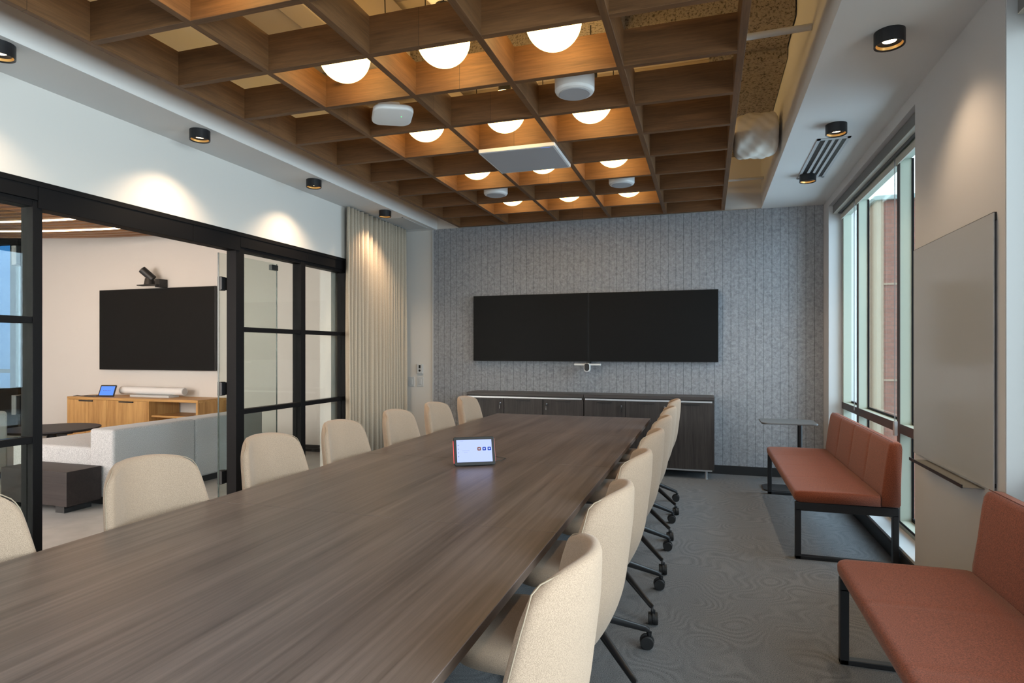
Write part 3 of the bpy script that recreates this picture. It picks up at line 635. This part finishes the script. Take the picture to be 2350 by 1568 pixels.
# ---------------------------------------------------------------- upholstered swivel chairs (local: faces +x, backrest at -x)
def chair():
    r = empty('conference_chair')
    NU, NV = 16, 14
    def surf(u, v):
        hw = .205 + .046*math.sin(PI/2*min(1, v*2.2)) - .050*max(0, v-.3)/.7
        if v > .84: hw *= 1-.13*((v-.84)/.16)**2.2
        z = .425 + .525*v - .018*v*abs(u)**3 + .03*(1-v)*u*u
        x = -.125 - .075*(1-(1-min(1, v/.45))**2) - .065*v + (.140-.048*v)*abs(u)**2.1
        cn = abs(u)**5*max(0, (v-.72)/.28)**2
        z -= .020*cn; hw *= 1-.03*cn
        return Vector((x, hw*u, z))
    bm = bmesh.new(); th = .024; F, Bk = [], []
    for j in range(NV+1):
        rf, rb = [], []
        for i in range(NU+1):
            u = -1+2*i/NU; v = j/NV; e = 1e-3
            du = surf(min(1, u+e), v)-surf(max(-1, u-e), v); dv = surf(u, min(1, v+e))-surf(u, max(0, v-e))
            n = du.cross(dv).normalized()
            if n.x < 0: n = -n
            edge = min(1, (1-abs(u))*4, (1-v)*5); tt = th*(.62+.38*edge)
            p = surf(u, v); rf.append(bm.verts.new(p+n*tt*1.1)); rb.append(bm.verts.new(p-n*tt))
        F.append(rf); Bk.append(rb)
    for j in range(NV):
        for i in range(NU):
            bm.faces.new((F[j][i], F[j][i+1], F[j+1][i+1], F[j+1][i])); bm.faces.new((Bk[j][i], Bk[j+1][i], Bk[j+1][i+1], Bk[j][i+1]))
    for j in range(NV):
        bm.faces.new((F[j][0], F[j+1][0], Bk[j+1][0], Bk[j][0])); bm.faces.new((F[j][NU], Bk[j][NU], Bk[j+1][NU], F[j+1][NU]))
    for i in range(NU):
        bm.faces.new((F[0][i], Bk[0][i], Bk[0][i+1], F[0][i+1])); bm.faces.new((F[NV][i], F[NV][i+1], Bk[NV][i+1], Bk[NV][i]))
    bk = link('backrest', bm, chair_mat, r, smooth=True, sub=1)
    # stitched seam running round the rim, on the outer side
    pts = []
    def rim(u, v):
        e = 1e-3; du = surf(min(1, u+e), v)-surf(max(-1, u-e), v); dv = surf(u, min(1, v+e))-surf(u, max(0, v-e)); n = du.cross(dv).normalized()
        if n.x < 0: n = -n
        o = Vector((0, math.copysign(.0, u), 0)); return surf(u*.985, min(v, .985))-n*th*.25 + o
    for j in range(0, 28): pts.append(rim(-1, j/28))
    for i in range(1, 32): pts.append(rim(-1+2*i/32, 1))
    for j in range(27, -1, -1): pts.append(rim(1, j/28))
    bm = bmesh.new(); tube(bm, pts, .0018, 6); link('seam', bm, seam_mat, bk, smooth=True)
    # seat cushion, dished, with a raised shell round the back
    bm = bmesh.new(); rings = []; prof = [(.80, .385), (.97, .40), (1.0, .432), (.97, .462), (.80, .472), (.4, .466), (.0, .464)]
    n = 36
    for s_, z in prof:
        ring = []
        for k in range(n):
            a = 2*PI*k/n; ca, sa = math.cos(a), math.sin(a); ex = .62
            px = math.copysign(abs(ca)**ex, ca)*.215*s_+.078; py = math.copysign(abs(sa)**ex, sa)*.235*s_
            zz = z + (.035*max(0, -ca)**2 if s_ > .7 and z > .42 else 0)
            ring.append(bm.verts.new((px, py, zz)))
        rings.append(ring)
    for A, B_ in zip(rings, rings[1:]):
        for k in range(n): bm.faces.new((A[k], A[(k+1) % n], B_[(k+1) % n], B_[k]))
    bm.faces.new(rings[0]); bmesh.ops.remove_doubles(bm, verts=bm.verts, dist=1e-5)
    link('seat', bm, chair_mat, r, smooth=True)
    bm = bmesh.new(); cyl(bm, (0, 0, .19), (0, 0, .375), .022, n=20); cyl(bm, (0, 0, .15), (0, 0, .235), .032, n=20); bx(bm, -.09, .09, -.09, .09, .368, .386); link('column', bm, blackmetal, r)
    for k in range(4):
        a = PI/4+k*PI/2; ca, sa = math.cos(a), math.sin(a); R_ = .340
        bm = bmesh.new(); tube(bm, [(ca*.02, sa*.02, .205), (ca*.10, sa*.10, .188), (ca*(R_-.03), sa*(R_-.03), .098), (ca*(R_-.008), sa*(R_-.008), .088), (ca*R_, sa*R_, .075), (ca*R_, sa*R_, .045)], [.0185, .0185, .0135, .0125, .012, .010], 12)
        lg = link('leg', bm, blackmetal, r, smooth=True)
        bm = bmesh.new(); ba = a+.9; dx, dy = math.cos(ba), math.sin(ba); cx, cy = ca*R_-dy*.010, sa*R_+dx*.010
        cyl(bm, (cx-dx*.024, cy-dy*.024, .030), (cx-dx*.004, cy-dy*.004, .030), .030, n=28); cyl(bm, (cx+dx*.004, cy+dy*.004, .030), (cx+dx*.024, cy+dy*.024, .030), .030, n=28)
        cyl(bm, (cx-dx*.006, cy-dy*.006, .036), (cx+dx*.006, cy+dy*.006, .036), .033, n=20)
        link('caster', bm, rubber, lg, bevel=.003)
    return r
ch0 = None
ordn = ['nearest the camera', 'second from the camera', 'third from the camera', 'fourth from the camera', 'third from the screen wall', 'second from the screen wall', 'nearest the screen wall']
ysR = [1.30, 1.96, 2.64, 3.37, 4.09, 4.78, 5.50]
for i, y in enumerate(ysR):
    o = chair() if ch0 is None else copy_tree(ch0); ch0 = ch0 or o
    o.location = (-.492+random.uniform(-.006, .006), y, 0); o.rotation_euler = (0, 0, PI+random.uniform(-.03, .03))
    meta(o, f'beige upholstered swivel chair on bench side of table, {ordn[i]}', 'chair', 'chairs on the bench side of the table')
ysL = [1.17, 1.87, 2.56, 3.20, 3.90, 4.56, 5.24]
for i, y in enumerate(ysL):
    o = copy_tree(ch0); o.location = (-1.895, y, 0); o.rotation_euler = (0, 0, random.uniform(-.02, .02))
    meta(o, f'beige upholstered swivel chair on glass partition side of table, {ordn[i]}', 'chair', 'chairs on the partition side of the table')

# ---------------------------------------------------------------- rust benches
def bench():
    r = empty('upholstered_bench')     # local: origin centre, length along y 1.96, front at -x
    L = .98
    def cushion(xf, name, sections, seam_pts):
        pass
    # seat: cross-section swept along y with shallow dips at the section seams
    def sweep(prof, name, nsec, dips):
        bm = bmesh.new(); ny = 96; prev = None; m = len(prof)
        for j in range(ny+1):
            t = j/ny; y = -L+2*L*t; e = min(t, 1-t)*2*L; g = 1-min(1, e/.03); end = .012*g*g
            ft = (t*nsec) % 1; dseam = min(ft, 1-ft)*2*L/nsec; dip = dips*(.6*math.exp(-(dseam/.010)**2)+.4*math.exp(-dseam/.06)) if .02 < t < .98 else 0
            ring = []
            cx = sum(p[0] for p in prof)/m; cz = sum(p[1] for p in prof)/m
            for (x, z, wgt) in prof:
                vx, vz = x-cx, z-cz; l = math.hypot(vx, vz); k = 1-(end+dip*wgt)/l
                ring.append(bm.verts.new((cx+vx*k, y, cz+vz*k)))
            if prev:
                for k in range(m): bm.faces.new((prev[k], prev[(k+1) % m], ring[(k+1) % m], ring[k]))
            else: bm.faces.new(ring)
            prev = ring
        bm.faces.new(prev); return link(name, bm, rust_mat, r, smooth=True)
    sweep([(-.300, .385, 0), (-.305, .40, 0), (-.306, .425, .3), (-.300, .440, .6), (-.28, .448, 1), (-.15, .452, 1), (.0, .452, 1), (.12, .450, 1), (.20, .448, 1), (.205, .43, 0), (.205, .378, 0), (.0, .374, 0), (-.28, .374, 0)], 'seat', 4, .009)
    sweep([(.200, .375, 0), (.203, .46, .6), (.218, .60, 1), (.235, .72, 1), (.246, .772, .8), (.256, .787, .5), (.28, .792, .3), (.302, .790, 0), (.314, .780, 0), (.318, .76, 0), (.316, .60, 0), (.308, .385, 0), (.30, .375, 0)], 'backrest', 4, .020)
    for y in (-L+.03, L-.03):
        bm = bmesh.new(); w_ = .020
        for (a, b_, c, d) in ((-.298, .300, .318, .374), (-.298, -.262, .0, .33), (.264, .300, .0, .33), (-.298, .300, .0, .024)): bx(bm, a, b_, y-w_, y+w_, c, d)
        link('leg_frame', bm, blackmetal, r, bevel=.004)
    for x in (-.20, .20): box('beam', blackmetal, (x-.02, x+.02, -L+.05, L-.05, .335, .372), r)
    bm = bmesh.new(); tube(bm, [(.262, -L+.012, .793), (.262, 0, .795), (.262, L-.012, .793)], .0018, 6); link('piping', bm, rust_seam, r)
    return r
b1 = bench(); b1.location = (.852, 5.375, 0); meta(b1, 'rust red upholstered bench on black frame in front of the far window', 'bench', 'rust benches')
b2 = copy_tree(b1); b2.location = (.852, 2.05, 0); meta(b2, 'rust red upholstered bench at the right picture edge below the writing board', 'bench', 'rust benches')

# small side table
st = empty('side_table', (.87, 6.58, 0)); meta(st, 'small grey laptop table on black pole in the far right corner', 'side table')
bm = bmesh.new(); rrect(bm, -.365, .14, -.20, .20, .655, .671, .06); link('top', bm, grey_top, st, bevel=.004)
bm = bmesh.new(); cyl(bm, (0, .0, .012), (0, .0, .655), .022, n=24); link('pole', bm, blackmetal, st)
bm = bmesh.new(); rrect(bm, -.34, .06, -.16, .16, 0, .012, .07); link('base', bm, blackmetal, st, bevel=.003)

# ---------------------------------------------------------------- lounge beyond the partition
YB = 7.10
struct('floor_lounge', lounge_floor_mat, [(-12.0, XL-.02, -.2, YB, -.1, -.001)])
struct('wall_lounge_back', paint, [(-10.62, XL-.30, YB, YB+.12, 0, 3.6)])
struct('wall_lounge_left', paint, [(-12.1, -12.0, -.2, YB+.1, 0, 3.6)])
struct('wall_lounge_front', paint, [(-12.1, XL-.14, -.3, -.2, 0, 3.6)])
struct('baseboard_lounge', black_base, [(-10.6, XL-.31, YB-.012, YB, 0, .09)])
struct('ceiling_lounge', ceil_paint, [(-12.1, XL-.14, -.3, YB+.12, 3.35, 3.5)])
# slatted wooden ceiling with curved light strips
wc = empty('slatted_wood_ceiling', (-7.9, 3.6, 2.98)); meta(wc, 'curved oak slat ceiling with glowing light lines in the lounge', 'ceiling panel')
def edge_y(x): return 6.72-.075*(x+7.0)**2*(1 if x < -7.0 else .6)
def ribbon(bm, x0, x1, yo0, yo1, z0, z1, n=40):
    prev = None
    for i in range(n+1):
        x = x0+(x1-x0)*i/n; y = edge_y(x)
        q = [bm.verts.new((x+7.9, y+a-3.6, z-2.98)) for a, z in ((yo0, z0), (yo1, z0), (yo1, z1), (yo0, z1))]
        if prev:
            for k in range(4): bm.faces.new((prev[k], prev[(k+1) % 4], q[(k+1) % 4], q[k]))
        else: bm.faces.new(q)
        prev = q
    bm.faces.new(prev)
bm = bmesh.new(); ribbon(bm, -11.8, -3.95, -4.6, -.001, 3.04, 3.10); link('panel', bm, lounge_wood, wc)
for i in range(30):
    bm = bmesh.new(); o_ = -.09-i*.15
    ribbon(bm, -11.8, -3.95, o_, o_+.085, 2.98, 3.045); link('slat', bm, lounge_wood, wc)
for o_, a, b_ in ((-.60, -11.0, -6.6), (-1.20, -11.0, -6.2), (-2.4, -11, -5)):
    bm = bmesh.new(); ribbon(bm, a, b_, o_, o_+.05, 2.972, 3.03); link('light_strip', bm, led_mat, wc)
cl = empty('ceiling_lamp', (-8.9, 5.0, 2.97)); meta(cl, 'white cone-necked ceiling lamp disc in the lounge behind the left glass', 'lamp')
bm = bmesh.new(); lathe(bm, [(.26, -.20), (.27, -.185), (.20, -.15), (.06, -.12), (.035, -.05), (.06, 0)], 40); link('shade', bm, plastic_w, cl, smooth=True)
# lounge windows at the left end
wd = empty('window_3', (-11.3, YB, 0)); wd['kind'] = 'structure'
boxes('window_frame', bronze, [(-.70, .68, -.05, .05, 3.1, 3.35), (-.70, .68, -.05, .05, 0, .75), (.50, .68, -.06, .05, 0, 3.35), (-.70, -.62, -.05, .05, 0, 3.35), (-.70, .68, -.05, .05, 1.0, 1.06)], wd)
box('pane', blue_glass, (-.64, .52, -.006, .0, .75, 3.1), wd)
# lounge screen with camera
tv = empty('lounge_screen', (-7.755, 7.03, 1.68)); meta(tv, 'large black wall screen above the honey oak cabinet in the lounge', 'screen')
box('display', screen_off, (-1.088, 1.088, -.004, .002, -.598, .598), tv); box('casing', plastic_k, (-1.095, 1.095, 0, .04, -.605, .605), tv, .003); box('wall_mount', blackmetal, (-.4, .4, .04, .07, -.3, .3), tv)
lc = empty('lounge_camera', (-7.76, 6.96, 2.33)); meta(lc, 'black conference camera on a bracket above the lounge screen', 'camera')
boxes('bracket', blackmetal, [(-.20, .17, -.06, .04, -.015, .0), (.09, .17, -.01, .138, -.04, .08)], lc, .002)
bm = bmesh.new(); cyl(bm, (-.02, 0, 0), (-.02, 0, .09), .075, .06, n=24); link('base', bm, plastic_k, lc)
bm = bmesh.new(); cyl(bm, (.03, .02, .08), (-.09, -.07, .22), .055, n=24); link('lens_barrel', bm, plastic_k, lc, bevel=.006)
# honey oak cabinet
c = empty('oak_credenza', (-7.705, 6.82, 0)); meta(c, 'honey oak credenza with two doors and open shelves below the lounge screen', 'credenza')
hw, f, bk = 1.195, -.25, .265
box('top', honey_x, (-hw, hw, f, bk, .66, .695), c, .002)
boxes('body', honey_z, [(-hw, -hw+.03, f+.02, bk, .05, .66), (hw-.03, hw, f, bk, .05, .66), (-hw, hw, f+.02, bk, .05, .08), (.32, .35, f, bk, .05, .66), (-hw, .34, bk-.02, bk, .05, .66), (.34, hw, bk-.02, bk, .05, .42)], c)
box('shelf', honey_x, (.35, hw-.03, f+.04, bk-.02, .44, .465), c)
for a, b_ in ((-hw, -.44), (-.437, .32)):
    d = box('door', honey_z, (a+.002, b_-.002, f, f+.02, .07, .657), c, .001); m_ = (a+b_)/2
    box('handle', plastic_k, (m_-.13, m_+.13, f-.016, f, .634, .652), d, .002)
box('plinth', black_base, (-hw+.03, hw-.03, f+.05, bk, 0, .05), c)
t2 = tablet('touch_controller', (-8.29, 6.68, .701), .25, .24, .175, .40, scr_blue2, 'black touch tablet with lit blue screen on the oak credenza', False)
bm = bmesh.new(); tube(bm, [(-.02, .07, .004), (-.15, .03, .005), (-.35, .0, .004), (-.45, .03, .012), (-.5, .02, .003)], .005); bx(bm, -.30, -.12, -.03, .03, 0, .014); link('cable', bm, plastic_k, t2)
sb = empty('paper_roll', (-7.35, 6.84, .696)); bm = bmesh.new(); cyl(bm, (-.90, .07, .085), (.28, .06, .085), .055, n=32); link('tube', bm, plastic_w, sb, smooth=False, bevel=.004)
bm = bmesh.new(); cyl(bm, (.279, .06, .085), (.283, .06, .085), .046, n=32); link('end_cap', bm, plain('light grey plastic', (.5, .5, .5), .5), sb)
box('foot', trim_white, (-.60, .12, -.06, .12, 0, .03), sb, .003)
sb.name = 'cylinder_soundbar'; meta(sb, 'white cylindrical soundbar lying on its white base on the oak credenza', 'soundbar')
# sofa
def soft(name, mat, d, parent, bev=.04):
    return box(name, mat, d, parent, bevel=bev, seg=5)
sf = empty('sectional_sofa', (-5.2, 5.0, 0)); meta(sf, 'heather grey sectional sofa seen from behind through the open glass doorway', 'sofa')
for a, b_ in ((4.06, 4.965), (4.97, 5.96)): soft('backrest', sofa_mat, (-.03, .25, a-5, b_-5, .07, .672), sf, .025)
for a, b_ in ((4.09, 4.96), (4.97, 5.95)): soft('seat', sofa_mat, (-1.05, -.03, a-5, b_-5, .09, .50 if a < 4.5 else .44), sf, .03)
box('base', black_base, (-1.0, .20, -.90, .92, .0, .08), sf)
so = empty('lounge_armchair', (-7.75, 4.35, 0)); meta(so, 'heather grey sofa block at the far left edge beyond the round table', 'sofa')
soft('backrest', sofa_mat, (-.6, .6, .10, .30, .07, .72), so); soft('seat', sofa_mat, (-.6, .6, -.5, .10, .09, .43), so); box('base', black_base, (-.55, .55, -.45, .25, 0, .08), so)
# low dark side table
lt = empty('block_table', (-5.44, 3.89, 0)); meta(lt, 'low dark wood block table beside the sofa end', 'table')
box('body', block_mat, (-.40, .375, -.155, .155, .065, .355), lt, .003); box('foot', plastic_k, (-.33, -.28, -.12, .12, 0, .065), lt); box('foot', plastic_k, (.20, .30, -.12, .12, 0, .065), lt)
rt = empty('round_table', (-7.40, 5.28, 0)); meta(rt, 'round dark wood low table between sofa and oak credenza', 'table')
bm = bmesh.new(); lathe(bm, [(.465, .42), (.49, .435), (.49, .45)], 64); link('top', bm, block_mat, rt)
bm = bmesh.new(); cyl(bm, (0, 0, .02), (0, 0, .42), .05); link('column', bm, blackmetal, rt)
bm = bmesh.new(); cyl(bm, (0, 0, 0), (0, 0, .02), .28, n=48); bx(bm, -.3, .3, -.03, .03, .39, .42); bx(bm, -.03, .03, -.3, .3, .39, .42); link('base', bm, blackmetal, rt)
